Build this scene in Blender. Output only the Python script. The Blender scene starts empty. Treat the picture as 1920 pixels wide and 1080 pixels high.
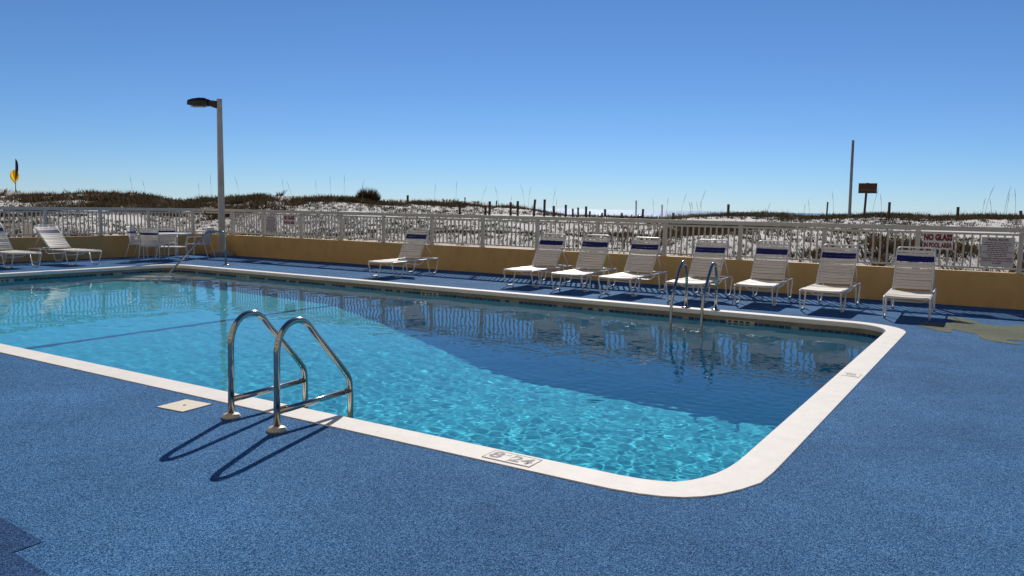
import bpy, bmesh, math, random
import numpy as np
from mathutils import Vector, Matrix
from mathutils.geometry import tessellate_polygon

random.seed(7)
RNG = np.random.default_rng(11)
SC = bpy.context.scene
COL = SC.collection

# ------------------------------------------------------------------ camera
F_PX, PITCH, ROLL, YAW, CAM_H = 1483.0, math.radians(5.797), math.radians(1.014), math.radians(-32.294), 1.6
cy_, sy_, cp_, sp_ = math.cos(YAW), math.sin(YAW), math.cos(PITCH), math.sin(PITCH)
FWD = Vector((sy_ * cp_, cy_ * cp_, -sp_))
R0 = Vector((cy_, -sy_, 0)); U0 = R0.cross(FWD)
RGT = R0 * math.cos(ROLL) + U0 * math.sin(ROLL)
UPV = U0 * math.cos(ROLL) - R0 * math.sin(ROLL)
cam = bpy.data.cameras.new('camera'); cam_o = bpy.data.objects.new('camera', cam); COL.objects.link(cam_o)
M = Matrix.Identity(4)
for i in range(3):
    M[i][0] = RGT[i]; M[i][1] = UPV[i]; M[i][2] = -FWD[i]
M[2][3] = CAM_H
cam_o.matrix_world = M
cam.sensor_fit = 'HORIZONTAL'; cam.sensor_width = 36; cam.lens = F_PX / 1920 * 36
cam.clip_start = 0.05; cam.clip_end = 30000
SC.camera = cam_o

# ------------------------------------------------------------------ sky, sun, exposure
SUN_EL, SUN_AZ = math.radians(34.0), math.radians(-26.6)      # azimuth from +Y towards +X
w = bpy.data.worlds.new('World'); SC.world = w; w.use_nodes = True
wn = w.node_tree.nodes; wl = w.node_tree.links
bg = wn['Background']
sky = wn.new('ShaderNodeTexSky'); sky.sky_type = 'NISHITA'; sky.sun_disc = False
sky.sun_elevation = SUN_EL; sky.sun_rotation = SUN_AZ
sky.altitude = 0; sky.air_density = 0.75; sky.dust_density = 0.0; sky.ozone_density = 10.0
wl.new(sky.outputs[0], bg.inputs[0]); bg.inputs[1].default_value = 0.085
sun = bpy.data.lights.new('sun', 'SUN'); sun.energy = 5.0; sun.angle = math.radians(0.53); sun.color = (1, .955, .88)
sun_o = bpy.data.objects.new('sun', sun); COL.objects.link(sun_o)
SUN_DIR = Vector((math.sin(SUN_AZ) * math.cos(SUN_EL), math.cos(SUN_AZ) * math.cos(SUN_EL), math.sin(SUN_EL)))
sun_o.rotation_euler = SUN_DIR.to_track_quat('Z', 'Y').to_euler()
sun_o.location = (0, 0, 30)
sun.cycles.is_caustics_light = True
SC.view_settings.view_transform = 'Standard'; SC.view_settings.look = 'None'
SC.view_settings.exposure = 0.0; SC.view_settings.gamma = 1.0
SC.view_settings.use_curve_mapping = False
SC.render.engine = 'CYCLES'
SC.cycles.use_denoising = True
SC.cycles.max_bounces = 12; SC.cycles.transmission_bounces = 8; SC.cycles.transparent_max_bounces = 8
SC.cycles.caustics_refractive = True; SC.cycles.caustics_reflective = True
SC.cycles.sample_clamp_indirect = 10.0
SC.cycles.blur_glossy = 0.3


# ------------------------------------------------------------------ helpers
def mat(name, color, rough=0.6, metal=0.0, var=0.0, vscale=6.0, bump=0.0, bscale=40.0, spec=0.5, trans=0.0):
    m = bpy.data.materials.new(name); m.use_nodes = True
    nt = m.node_tree; n = nt.nodes; l = nt.links
    b = n['Principled BSDF']; b.inputs['Roughness'].default_value = rough; b.inputs['Metallic'].default_value = metal
    b.inputs['Specular IOR Level'].default_value = spec
    b.inputs['Base Color'].default_value = (*color, 1)
    tc = n.new('ShaderNodeTexCoord')
    if var:
        nz = n.new('ShaderNodeTexNoise'); nz.inputs['Scale'].default_value = vscale; nz.inputs['Detail'].default_value = 6
        nz.inputs['Roughness'].default_value = .65
        l.new(tc.outputs['Object'], nz.inputs['Vector'])
        r = n.new('ShaderNodeValToRGB')
        r.color_ramp.elements[0].position = .3; r.color_ramp.elements[1].position = .7
        r.color_ramp.elements[0].color = (*[c * (1 - var) for c in color], 1)
        r.color_ramp.elements[1].color = (*[min(1, c * (1 + var * .6)) for c in color], 1)
        l.new(nz.outputs['Fac'], r.inputs[0]); l.new(r.outputs[0], b.inputs['Base Color'])
    if bump:
        nb = n.new('ShaderNodeTexNoise'); nb.inputs['Scale'].default_value = bscale; nb.inputs['Detail'].default_value = 4
        l.new(tc.outputs['Object'], nb.inputs['Vector'])
        bp = n.new('ShaderNodeBump'); bp.inputs['Strength'].default_value = bump; bp.inputs['Distance'].default_value = .01
        l.new(nb.outputs['Fac'], bp.inputs['Height']); l.new(bp.outputs[0], b.inputs['Normal'])
    if trans:
        out = n['Material Output']; tr = n.new('ShaderNodeBsdfTranslucent'); tr.inputs[0].default_value = (*color, 1)
        mx = n.new('ShaderNodeMixShader'); mx.inputs[0].default_value = trans
        l.new(b.outputs[0], mx.inputs[1]); l.new(tr.outputs[0], mx.inputs[2]); l.new(mx.outputs[0], out.inputs[0])
    return m


def link(name, me, m=None, parent=None, loc=None, rotz=None):
    o = bpy.data.objects.new(name, me); COL.objects.link(o)
    if m is not None and me is not None and not me.materials: me.materials.append(m)
    if parent is not None: o.parent = parent
    if loc is not None: o.location = loc
    if rotz is not None: o.rotation_euler = (0, 0, rotz)
    return o


def tag(o, label=None, cat=None, group=None, kind=None):
    if label: o['label'] = label
    if cat: o['category'] = cat
    if group: o['group'] = group
    if kind: o['kind'] = kind
    return o


def empty(name, loc=(0, 0, 0), rotz=0):
    o = bpy.data.objects.new(name, None); COL.objects.link(o); o.location = loc; o.rotation_euler = (0, 0, rotz)
    o.empty_display_size = .2
    return o


class MB:
    """collects geometry for one mesh"""
    def __init__(s): s.v = []; s.f = []

    def add(s, v, f):
        k = len(s.v); s.v += [tuple(p) for p in v]; s.f += [tuple(i + k for i in q) for q in f]; return s

    def box(s, x0, x1, y0, y1, z0, z1):
        return s.add([(x0, y0, z0), (x1, y0, z0), (x1, y1, z0), (x0, y1, z0), (x0, y0, z1), (x1, y0, z1), (x1, y1, z1), (x0, y1, z1)],
                     [(0, 3, 2, 1), (4, 5, 6, 7), (0, 1, 5, 4), (1, 2, 6, 5), (2, 3, 7, 6), (3, 0, 4, 7)])

    def tube(s, path, r, n=8, caps=True):
        P = [Vector(p) for p in path]; rr = r if isinstance(r, (list, tuple)) else [r] * len(P)
        T = []
        for i in range(len(P)):
            a = P[max(i - 1, 0)]; b = P[min(i + 1, len(P) - 1)]; T.append((b - a).normalized())
        ref = Vector((0, 0, 1)) if abs(T[0].z) < .9 else Vector((1, 0, 0))
        N = T[0].cross(ref).normalized(); V = []; Fc = []
        for i, p in enumerate(P):
            N = (N - T[i] * N.dot(T[i])).normalized(); B = T[i].cross(N)
            for k in range(n):
                a = 2 * math.pi * k / n
                V.append(p + (N * math.cos(a) + B * math.sin(a)) * rr[i])
        for i in range(len(P) - 1):
            for k in range(n):
                k2 = (k + 1) % n
                Fc.append((i * n + k, i * n + k2, (i + 1) * n + k2, (i + 1) * n + k))
        if caps:
            Fc.append(tuple(range(n))[::-1]); Fc.append(tuple((len(P) - 1) * n + k for k in range(n)))
        return s.add(V, Fc)

    def lathe(s, prof, n=20, cx=0, cy=0):
        V = []; Fc = []
        for (r, z) in prof:
            for k in range(n):
                a = 2 * math.pi * k / n; V.append((cx + r * math.cos(a), cy + r * math.sin(a), z))
        for i in range(len(prof) - 1):
            for k in range(n):
                k2 = (k + 1) % n; Fc.append((i * n + k, i * n + k2, (i + 1) * n + k2, (i + 1) * n + k))
        Fc.append(tuple(range(n))[::-1]); Fc.append(tuple((len(prof) - 1) * n + k for k in range(n)))
        return s.add(V, Fc)

    def mesh(s, name, smooth=False):
        me = bpy.data.meshes.new(name); me.from_pydata(s.v, [], s.f); me.update()
        if smooth: me.polygons.foreach_set('use_smooth', [True] * len(me.polygons))
        return me

    def obj(s, name, m, parent=None, loc=None, rotz=None, smooth=False):
        return link(name, s.mesh(name, smooth), m, parent, loc, rotz)


def fillet(pts, r, n=5):
    P = [Vector(p) for p in pts]; out = [P[0]]
    for i in range(1, len(P) - 1):
        a = P[i - 1] - P[i]; b = P[i + 1] - P[i]
        t = min(r, a.length * .48, b.length * .48)
        A = P[i] + a.normalized() * t; B = P[i] + b.normalized() * t
        for k in range(n + 1):
            u = k / n; out.append((1 - u) ** 2 * A + 2 * u * (1 - u) * P[i] + u * u * B)
    out.append(P[-1]); return out


def np_mesh(name, V, F, smooth=False):
    V = np.asarray(V, np.float32); F = np.asarray(F, np.int32); k = F.shape[1]
    me = bpy.data.meshes.new(name); me.vertices.add(len(V)); me.vertices.foreach_set('co', V.ravel())
    me.loops.add(F.size); me.loops.foreach_set('vertex_index', F.ravel())
    me.polygons.add(len(F)); me.polygons.foreach_set('loop_start', np.arange(0, F.size, k, dtype=np.int32))
    if smooth: me.polygons.foreach_set('use_smooth', np.ones(len(F), bool))
    me.update(calc_edges=True); me.validate(); return me


def grid_faces(nx, ny):
    i = np.arange(nx - 1)[None, :] + np.arange(ny - 1)[:, None] * nx
    i = i.ravel(); return np.stack([i, i + 1, i + nx + 1, i + nx], 1)


def poly_sheet(name, outer, holes, z, m, parent=None):
    loops = [[Vector((x, y, 0)) for x, y in outer]] + [[Vector((x, y, 0)) for x, y in h] for h in holes]
    tris = tessellate_polygon(loops); flat = [p for l in loops for p in l]
    me = bpy.data.meshes.new(name); F = []
    for t in tris:
        a, b, c = (flat[i] for i in t)
        F.append(t if (b - a).cross(c - a).z > 0 else t[::-1])
    me.from_pydata([(p.x, p.y, z) for p in flat], [], F); me.update()
    return link(name, me, m, parent)


def text_mesh(txt, size, extrude=.001, align='CENTER', xscale=1.0, bold=0.0):
    cu = bpy.data.curves.new('lettering', 'FONT'); cu.body = txt; cu.size = size; cu.extrude = extrude
    cu.align_x = align; cu.align_y = 'CENTER'; cu.offset = bold; cu.resolution_u = 2
    o = bpy.data.objects.new('lettering', cu); COL.objects.link(o)
    dg = bpy.context.evaluated_depsgraph_get(); dg.update()
    me = bpy.data.meshes.new_from_object(o.evaluated_get(dg))
    bpy.data.objects.remove(o); bpy.data.curves.remove(cu)
    me.transform(Matrix.Diagonal((xscale, 1, 1, 1)))
    return me


def ray(u, v):
    return FWD + RGT * ((u - 960) / F_PX) - UPV * ((v - 540) / F_PX)


def far_point(u, v, r):
    """world point seen at (u, v) in the survey photo at ground range r"""
    d = ray(u, v); t = r / math.hypot(d.x, d.y)
    return Vector((d.x * t, d.y * t, CAM_H + d.z * t))


def on_ground(u, v, z=0.0):
    d = ray(u, v); t = (z - CAM_H) / d.z
    return (d.x * t, d.y * t)


# ------------------------------------------------------------------ materials
def deck_material(name, dark, mid, light, mott=.16):
    m = bpy.data.materials.new(name); m.use_nodes = True; nt = m.node_tree; n = nt.nodes; l = nt.links
    b = n['Principled BSDF']; b.inputs['Roughness'].default_value = .9; b.inputs['Specular IOR Level'].default_value = .05
    tc = n.new('ShaderNodeTexCoord')
    vo = n.new('ShaderNodeTexVoronoi'); vo.inputs['Scale'].default_value = 230; l.new(tc.outputs['Object'], vo.inputs['Vector'])
    ramp = n.new('ShaderNodeValToRGB'); cr = ramp.color_ramp
    cr.elements[0].position = .0; cr.elements[0].color = (*dark, 1)
    cr.elements[1].position = 1.0; cr.elements[1].color = (*light, 1)
    e = cr.elements.new(.35); e.color = (*[(a + c) / 2 for a, c in zip(dark, mid)], 1)
    e = cr.elements.new(.55); e.color = (*mid, 1)
    e = cr.elements.new(.8); e.color = (*[(a * .55 + c * .45) for a, c in zip(mid, light)], 1)
    sp = n.new('ShaderNodeSeparateColor'); l.new(vo.outputs['Color'], sp.inputs[0]); l.new(sp.outputs[0], ramp.inputs[0])
    nz = n.new('ShaderNodeTexNoise'); nz.inputs['Scale'].default_value = 1.3; nz.inputs['Detail'].default_value = 7; nz.inputs['Roughness'].default_value = .7
    l.new(tc.outputs['Object'], nz.inputs['Vector'])
    mr = n.new('ShaderNodeMapRange'); mr.inputs[1].default_value = .3; mr.inputs[2].default_value = .7
    mr.inputs[3].default_value = 1 - mott; mr.inputs[4].default_value = 1 + mott
    l.new(nz.outputs['Fac'], mr.inputs[0])
    n2 = n.new('ShaderNodeTexNoise'); n2.inputs['Scale'].default_value = .28; n2.inputs['Detail'].default_value = 4; n2.inputs['Distortion'].default_value = .6
    l.new(tc.outputs['Object'], n2.inputs['Vector'])
    m2 = n.new('ShaderNodeMapRange'); m2.inputs[1].default_value = .35; m2.inputs[2].default_value = .65; m2.inputs[3].default_value = .86; m2.inputs[4].default_value = 1.12
    l.new(n2.outputs['Fac'], m2.inputs[0])
    mm = n.new('ShaderNodeMath'); mm.operation = 'MULTIPLY'; l.new(mr.outputs[0], mm.inputs[0]); l.new(m2.outputs[0], mm.inputs[1])
    mx = n.new('ShaderNodeMix'); mx.data_type = 'RGBA'; mx.blend_type = 'MULTIPLY'; mx.inputs[0].default_value = 1
    l.new(ramp.outputs[0], mx.inputs[6]); l.new(mm.outputs[0], mx.inputs[7]); l.new(mx.outputs[2], b.inputs['Base Color'])
    bp = n.new('ShaderNodeBump'); bp.inputs['Strength'].default_value = .55; bp.inputs['Distance'].default_value = .004
    l.new(vo.outputs['Distance'], bp.inputs['Height']); bp.invert = True; l.new(bp.outputs[0], b.inputs['Normal'])
    return m


M_DECK = deck_material('blue_pebble_rubber', (.006, .024, .072), (.036, .128, .30), (.16, .34, .56))
M_DECK_GREEN = deck_material('green_pebble_rubber', (.05, .062, .042), (.125, .14, .10), (.27, .28, .21))
M_DECK_NAVY = deck_material('navy_pebble_rubber', (.005, .014, .045), (.022, .07, .18), (.09, .17, .34))
M_COPING = mat('coping_paint', (.78, .74, .685), .7, var=.07, vscale=5, bump=.12, bscale=60, spec=.15)
M_PLATE = mat('cream_plastic', (.74, .66, .50), .5, var=.05, vscale=20)
M_WALL = mat('ochre_wall_paint', (.60, .39, .145), .8, var=.09, vscale=2.2, bump=.15, bscale=80)
_wn = M_WALL.node_tree.nodes; _wl = M_WALL.node_tree.links
_tc = _wn.new('ShaderNodeTexCoord'); _mp = _wn.new('ShaderNodeMapping'); _mp.inputs['Scale'].default_value = (1.6, 1.6, .7)
_wl.new(_tc.outputs['Object'], _mp.inputs[0]); _ns = _wn.new('ShaderNodeTexNoise'); _ns.inputs['Scale'].default_value = 2.4; _ns.inputs['Detail'].default_value = 8; _ns.inputs['Roughness'].default_value = .7
_wl.new(_mp.outputs[0], _ns.inputs['Vector']); _mr = _wn.new('ShaderNodeMapRange'); _mr.inputs[1].default_value = .36; _mr.inputs[2].default_value = .56; _mr.inputs[3].default_value = .90; _mr.inputs[4].default_value = 1.01
_wl.new(_ns.outputs['Fac'], _mr.inputs[0]); _mx = _wn.new('ShaderNodeMix'); _mx.data_type = 'RGBA'; _mx.blend_type = 'MULTIPLY'; _mx.inputs[0].default_value = 1
_src = _wn['Principled BSDF'].inputs['Base Color'].links[0].from_socket
_wl.new(_src, _mx.inputs[6]); _wl.new(_mr.outputs[0], _mx.inputs[7]); _wl.new(_mx.outputs[2], _wn['Principled BSDF'].inputs['Base Color'])
# coping: a few rust and dirt specks
_wn = M_COPING.node_tree.nodes; _wl = M_COPING.node_tree.links; _tc = _wn.new('ShaderNodeTexCoord')
_ns = _wn.new('ShaderNodeTexNoise'); _ns.inputs['Scale'].default_value = 9; _ns.inputs['Detail'].default_value = 5; _wl.new(_tc.outputs['Object'], _ns.inputs['Vector'])
_mr = _wn.new('ShaderNodeMapRange'); _mr.inputs[1].default_value = .68; _mr.inputs[2].default_value = .74; _mr.inputs[3].default_value = 0; _mr.inputs[4].default_value = .45
_wl.new(_ns.outputs['Fac'], _mr.inputs[0]); _mx = _wn.new('ShaderNodeMix'); _mx.data_type = 'RGBA'; _mx.inputs[7].default_value = (.42, .36, .29, 1)
_src = _wn['Principled BSDF'].inputs['Base Color'].links[0].from_socket
_wl.new(_mr.outputs[0], _mx.inputs[0]); _wl.new(_src, _mx.inputs[6]); _wl.new(_mx.outputs[2], _wn['Principled BSDF'].inputs['Base Color'])
M_FENCE = mat('offwhite_powder_coat', (.55, .52, .45), .45, var=.05, vscale=4)
M_STEEL = mat('stainless_tube', (.46, .43, .38), .16, metal=1.0, var=.10, vscale=14)
M_CREAMCAP = mat('cream_escutcheon', (.66, .58, .42), .4, var=.08, vscale=30)
M_WHITE_TUBE = mat('white_tube', (.74, .72, .67), .38, var=.05, vscale=10)
M_STRAP = mat('white_vinyl_strap', (.86, .80, .70), .5, var=.06, vscale=9, trans=.16)
M_NAVY = mat('navy_vinyl_strap', (.012, .016, .12), .35, var=.15, vscale=12)
M_TABLETOP = mat('table_top', (.72, .70, .66), .35, var=.04)
M_POLE = mat('galvanised_pole', (.50, .46, .39), .6, metal=.0, var=.22, vscale=3)
M_LAMP = mat('dark_lamp_housing', (.012, .011, .012), .5)
M_LENS = mat('lamp_lens', (.35, .35, .33), .2)
M_CONCRETE = mat('concrete', (.32, .30, .26), .85, var=.2, vscale=8, bump=.3, bscale=50)
M_SIGN = mat('sign_white', (.76, .70, .68), .45, var=.04, trans=.12)
M_SIGN_GREY = mat('sign_grey', (.58, .56, .56), .45, var=.05)
M_RED = mat('sign_red', (.17, .008, .014), .5)
M_DKRED = mat('sign_dark_red', (.12, .01, .02), .5)
M_MARK = mat('marker_grey', (.27, .25, .25), .8, var=.25, vscale=60)
M_TILE_W = mat('marker_tile', (.46, .43, .34), .3, var=.06, vscale=12)
M_DARKMARK = mat('marker_black', (.02, .02, .025), .4)
M_WOOD = mat('weathered_wood', (.075, .05, .036), .9, var=.4, vscale=9, bump=.4)
M_WOOD_SIGN = mat('brown_sign_wood', (.075, .038, .02), .85, var=.3, vscale=7)
M_GREYPOST = mat('pale_marker_post', (.60, .60, .60), .6, var=.12)
M_WHITEWOOD = mat('white_painted_wood', (.76, .72, .64), .7, var=.07)
M_FLAG_Y = mat('yellow_flag', (.80, .50, .02), .7, trans=.45)
M_FLAG_P = mat('purple_flag', (.045, .02, .07), .7, trans=.2)
M_PLASTER = mat('pool_plaster', (.002, .51, .65), .7, var=.07, vscale=1.2)
M_STRIPE = mat('dark_blue_tile', (.004, .06, .12), .6, spec=.1)

# sand
M_SAND = mat('white_dune_sand', (.60, .56, .515), .95, var=.10, vscale=.9, bump=.9, bscale=5)


def grass_material(name, c1, c2, c3):
    m = bpy.data.materials.new(name); m.use_nodes = True; n = m.node_tree.nodes; l = m.node_tree.links
    b = n['Principled BSDF']; b.inputs['Roughness'].default_value = .8; b.inputs['Specular IOR Level'].default_value = .2
    g = n.new('ShaderNodeNewGeometry'); r = n.new('ShaderNodeValToRGB')
    r.color_ramp.elements[0].color = (*c1, 1); r.color_ramp.elements[1].color = (*c3, 1)
    e = r.color_ramp.elements.new(.5); e.color = (*c2, 1)
    l.new(g.outputs['Random Per Island'], r.inputs[0]); l.new(r.outputs[0], b.inputs['Base Color'])
    tr = n.new('ShaderNodeBsdfTranslucent'); l.new(r.outputs[0], tr.inputs[0])
    mx = n.new('ShaderNodeMixShader'); mx.inputs[0].default_value = .25; out = n['Material Output']
    l.new(b.outputs[0], mx.inputs[1]); l.new(tr.outputs[0], mx.inputs[2]); l.new(mx.outputs[0], out.inputs[0])
    return m


M_GRASS = grass_material('dune_grass', (.026, .028, .012), (.048, .046, .022), (.095, .075, .042))
M_SHRUB = grass_material('dune_scrub', (.035, .038, .016), (.075, .060, .030), (.16, .085, .050))
M_OATS = grass_material('dry_stalks', (.16, .13, .08), (.22, .18, .12), (.28, .23, .16))

# water
M_WATER = bpy.data.materials.new('pool_water'); M_WATER.use_nodes = True
_n = M_WATER.node_tree.nodes; _l = M_WATER.node_tree.links; _n.remove(_n['Principled BSDF'])
_g = _n.new('ShaderNodeBsdfGlass'); _g.inputs['IOR'].default_value = 1.333; _g.inputs['Roughness'].default_value = 0
_g.inputs['Color'].default_value = (1, 1, 1, 1)
_l.new(_g.outputs[0], _n['Material Output'].inputs['Surface'])

M_SEA = bpy.data.materials.new('sea_water'); M_SEA.use_nodes = True
_b = M_SEA.node_tree.nodes['Principled BSDF']; _b.inputs['Base Color'].default_value = (.03, .09, .13, 1)
_b.inputs['Roughness'].default_value = .2; _b.inputs['IOR'].default_value = 1.333
_nz = M_SEA.node_tree.nodes.new('ShaderNodeTexNoise'); _nz.inputs['Scale'].default_value = .25; _nz.inputs['Detail'].default_value = 5
_tc = M_SEA.node_tree.nodes.new('ShaderNodeTexCoord'); M_SEA.node_tree.links.new(_tc.outputs['Object'], _nz.inputs['Vector'])
_bp = M_SEA.node_tree.nodes.new('ShaderNodeBump'); _bp.inputs['Strength'].default_value = 1; _bp.inputs['Distance'].default_value = .8
M_SEA.node_tree.links.new(_nz.outputs['Fac'], _bp.inputs['Height']); M_SEA.node_tree.links.new(_bp.outputs[0], _b.inputs['Normal'])

# ------------------------------------------------------------------ pool outlines (inner and outer edge of the coping, equal counts)
WATER_Z = -0.15
XI0, XI1, YI0, YI1 = -18.10, -1.40, 4.28, 12.37
CW = .25


def arc(cx, cy, r, a0, a1, n=10):
    return [(cx + r * math.cos(math.radians(a0 + (a1 - a0) * k / n)), cy + r * math.sin(math.radians(a0 + (a1 - a0) * k / n))) for k in range(n + 1)]


rI, rO = .55, .80
near_right_in = [(-2.06, 4.28), (-1.92, 4.28), (-1.79, 4.292), (-1.69, 4.315), (-1.60, 4.355), (-1.535, 4.43), (-1.485, 4.53), (-1.445, 4.65), (-1.415, 4.80), (-1.402, 4.97), (-1.40, 5.15)]
near_right_out = [(-2.02, 4.03), (-1.86, 4.033), (-1.69, 4.055), (-1.565, 4.09), (-1.46, 4.145), (-1.375, 4.22), (-1.30, 4.32), (-1.225, 4.47), (-1.165, 4.64), (-1.152, 4.87), (-1.15, 5.12)]
inner = near_right_in + arc(XI1 - rI, YI1 - rI, rI, 0, 90) + arc(XI0 + rI, YI1 - rI, rI, 90, 180) + arc(XI0 + rI, YI0 + rI, rI, 180, 270)
outer = near_right_out + arc(XI1 - rI, YI1 - rI, rO, 0, 90) + arc(XI0 + rI, YI1 - rI, rO, 90, 180) + arc(XI0 + rI, YI0 + rI, rO, 180, 270)


def subdiv(loop, seg):
    n = len(loop); out = []
    for i in range(n):
        a = Vector(loop[i]); b = Vector(loop[(i + 1) % n])
        for k in range(seg[i]): out.append(tuple(a + (b - a) * k / seg[i]))
    return out


segs = []
for i in range(len(inner)):
    a = Vector(inner[i]); b = Vector(inner[(i + 1) % len(inner)])
    segs.append(max(1, int((b - a).length / .3)))
inner = subdiv(inner, segs); outer = subdiv(outer, segs); NP = len(inner)

# ------------------------------------------------------------------ deck
WL_A = math.atan(.0195)                                             # the sea wall runs 1.1 degrees off the pool
WL_O = Vector((0, 16.19)); WL_D = Vector((math.cos(WL_A), math.sin(WL_A)))
LEFT_X = -21.4


def wall_y(x): return 16.19 + .0195 * x


deck = poly_sheet('pool_deck', [(LEFT_X - .05, -12), (14, -12), (14, wall_y(14) + .05), (LEFT_X - .05, wall_y(LEFT_X) + .05)],
                  [outer], 0.0, M_DECK)
tag(deck, 'blue pebbled rubber deck around the swimming pool', kind='structure')

# coping ring
mb = MB()
prof = [(0.0, -.03), (0.0, .004), (.012, .007), (.5, .009), (.955, .010), (.982, .006), (.995, -.003), (1.0, -.014), (1.0, -.058), (.93, -.066)]
K = len(prof)
V = []; Fc = []
for i in range(NP):
    ox, oy = outer[i]; ix, iy = inner[i]
    for t, z in prof: V.append((ox + (ix - ox) * t, oy + (iy - oy) * t, z))
for i in range(NP):
    j = (i + 1) % NP
    for k in range(K - 1): Fc.append((i * K + k, j * K + k, j * K + k + 1, i * K + k + 1))
coping = MB().add(V, Fc).obj('pool_coping', M_COPING)
tag(coping, 'cream painted coping band round the pool edge', kind='structure')


# pool shell
def depth_at(x):
    xs = [-18.3, -10.9, -6.2, -5.6, -1.0]; ds = [.95, 1.18, 2.46, 2.52, 2.52]
    return float(np.interp(x, xs, ds))


M_POOLWALL = bpy.data.materials.new('pool_wall'); M_POOLWALL.use_nodes = True
n = M_POOLWALL.node_tree.nodes; l = M_POOLWALL.node_tree.links; b = n['Principled BSDF']
b.inputs['Roughness'].default_value = .5
tc = n.new('ShaderNodeTexCoord'); sx = n.new('ShaderNodeSeparateXYZ'); l.new(tc.outputs['Object'], sx.inputs[0])
nz = n.new('ShaderNodeTexNoise'); nz.inputs['Scale'].default_value = 3; nz.inputs['Detail'].default_value = 6; l.new(tc.outputs['Object'], nz.inputs['Vector'])
rp = n.new('ShaderNodeValToRGB'); rp.color_ramp.elements[0].position = .3; rp.color_ramp.elements[1].position = .7
rp.color_ramp.elements[0].color = (.15, .14, .09, 1); rp.color_ramp.elements[1].color = (.25, .23, .15, 1)
l.new(nz.outputs['Fac'], rp.inputs[0])
l.new(rp.outputs[0], b.inputs['Base Color'])
# upper wall (above the tile line)
V = []; Fc = []
for (x, y) in inner: V += [(x, y, -.06), (x, y, -.125)]
for i in range(NP):
    j = (i + 1) % NP; Fc.append((2 * i, 2 * j, 2 * j + 1, 2 * i + 1))
uw = MB().add(V, Fc).obj('pool_wall', M_POOLWALL); tag(uw, 'stained pool wall face under the coping', kind='structure')
# waterline tile band: one row of small tiles
mb = MB(); cum = 0.0
tile_m = bpy.data.materials.new('waterline_tiles'); tile_m.use_nodes = True
tb = tile_m.node_tree.nodes['Principled BSDF']; tb.inputs['Roughness'].default_value = .25
g = tile_m.node_tree.nodes.new('ShaderNodeNewGeometry'); r = tile_m.node_tree.nodes.new('ShaderNodeValToRGB')
r.color_ramp.interpolation = 'CONSTANT'
r.color_ramp.elements[0].color = (.010, .022, .075, 1); r.color_ramp.elements[1].position = .55; r.color_ramp.elements[1].color = (.03, .06, .15, 1)
e = r.color_ramp.elements.new(.86); e.color = (.28, .30, .27, 1)
tile_m.node_tree.links.new(g.outputs['Random Per Island'], r.inputs[0]); tile_m.node_tree.links.new(r.outputs[0], tb.inputs['Base Color'])
TS = .1
for i in range(NP):
    a = Vector((*inner[i], 0)); b2 = Vector((*inner[(i + 1) % NP], 0)); L = (b2 - a).length
    if L < 1e-4: continue
    k = max(1, round(L / TS)); d = (b2 - a) / k; nn = Vector((d.y, -d.x, 0)).normalized()
    cen = Vector(((XI0 + XI1) / 2, (YI0 + YI1) / 2, 0))
    if nn.dot(cen - a) < 0: nn = -nn
    for q in range(k):
        for z0, z1 in ((-.124, -.176), (-.18, -.26)):
            p0 = a + d * (q + .04) + nn * .005; p1 = a + d * (q + .96) + nn * .005
            mb.add([(p0.x, p0.y, z0), (p1.x, p1.y, z0), (p1.x, p1.y, z1), (p0.x, p0.y, z1)], [(0, 1, 2, 3)])
tiles = mb.obj('waterline_tiles', tile_m, uw); tag(tiles, kind='stuff')
# plaster walls + floor
V = []; Fc = []
for (x, y) in inner: V += [(x, y, -.125), (x, y, WATER_Z - depth_at(x) - .02)]
for i in range(NP):
    j = (i + 1) % NP; Fc.append((2 * i, 2 * j, 2 * j + 1, 2 * i + 1))
pw = MB().add(V, Fc).obj('pool_side', M_PLASTER); tag(pw, 'pale blue plastered pool side under water', kind='structure')
xs = [-18.4, -14, -10.9, -10.3, -9, -8, -7, -6.4, -6.0, -5.6, -1.1]
V = []; Fc = []
for x in xs: V += [(x, YI0 - .2, WATER_Z - depth_at(x)), (x, YI1 + .2, WATER_Z - depth_at(x))]
for i in range(len(xs) - 1): Fc.append((2 * i, 2 * i + 2, 2 * i + 3, 2 * i + 1))
pf = MB().add(V, Fc).obj('pool_floor', M_PLASTER); tag(pf, 'pale blue pool floor sloping to the deep end', kind='structure')
st = MB().box(-10.95, -10.85, YI0 + .02, YI1 - .02, WATER_Z - 1.26, WATER_Z - 1.165).obj('depth_line', M_STRIPE)
tag(st, 'dark stripe of tiles across the pool floor at the slope break', kind='structure')
# corner entry steps
cs = empty('pool_steps', (XI0, YI1, WATER_Z)); tag(cs, 'submerged white corner steps beside the pool handrail', 'steps')
for k, (rad, zt) in enumerate(((1.75, -.72), (1.3, -.48), (.85, -.24))):
    V = [(0, 0, zt), (0, 0, -1.1)]; Fc = []; NN = 14
    for q in range(NN + 1):
        a = math.radians(-90 + 90 * q / NN); V += [(rad * math.cos(a), rad * math.sin(a), zt), (rad * math.cos(a), rad * math.sin(a), -1.1)]
    for q in range(NN):
        i = 2 + 2 * q; Fc += [(0, i, i + 2), (i, i + 1, i + 3, i + 2)]
    MB().add(V, Fc).obj('step', M_COPING, cs)

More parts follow.
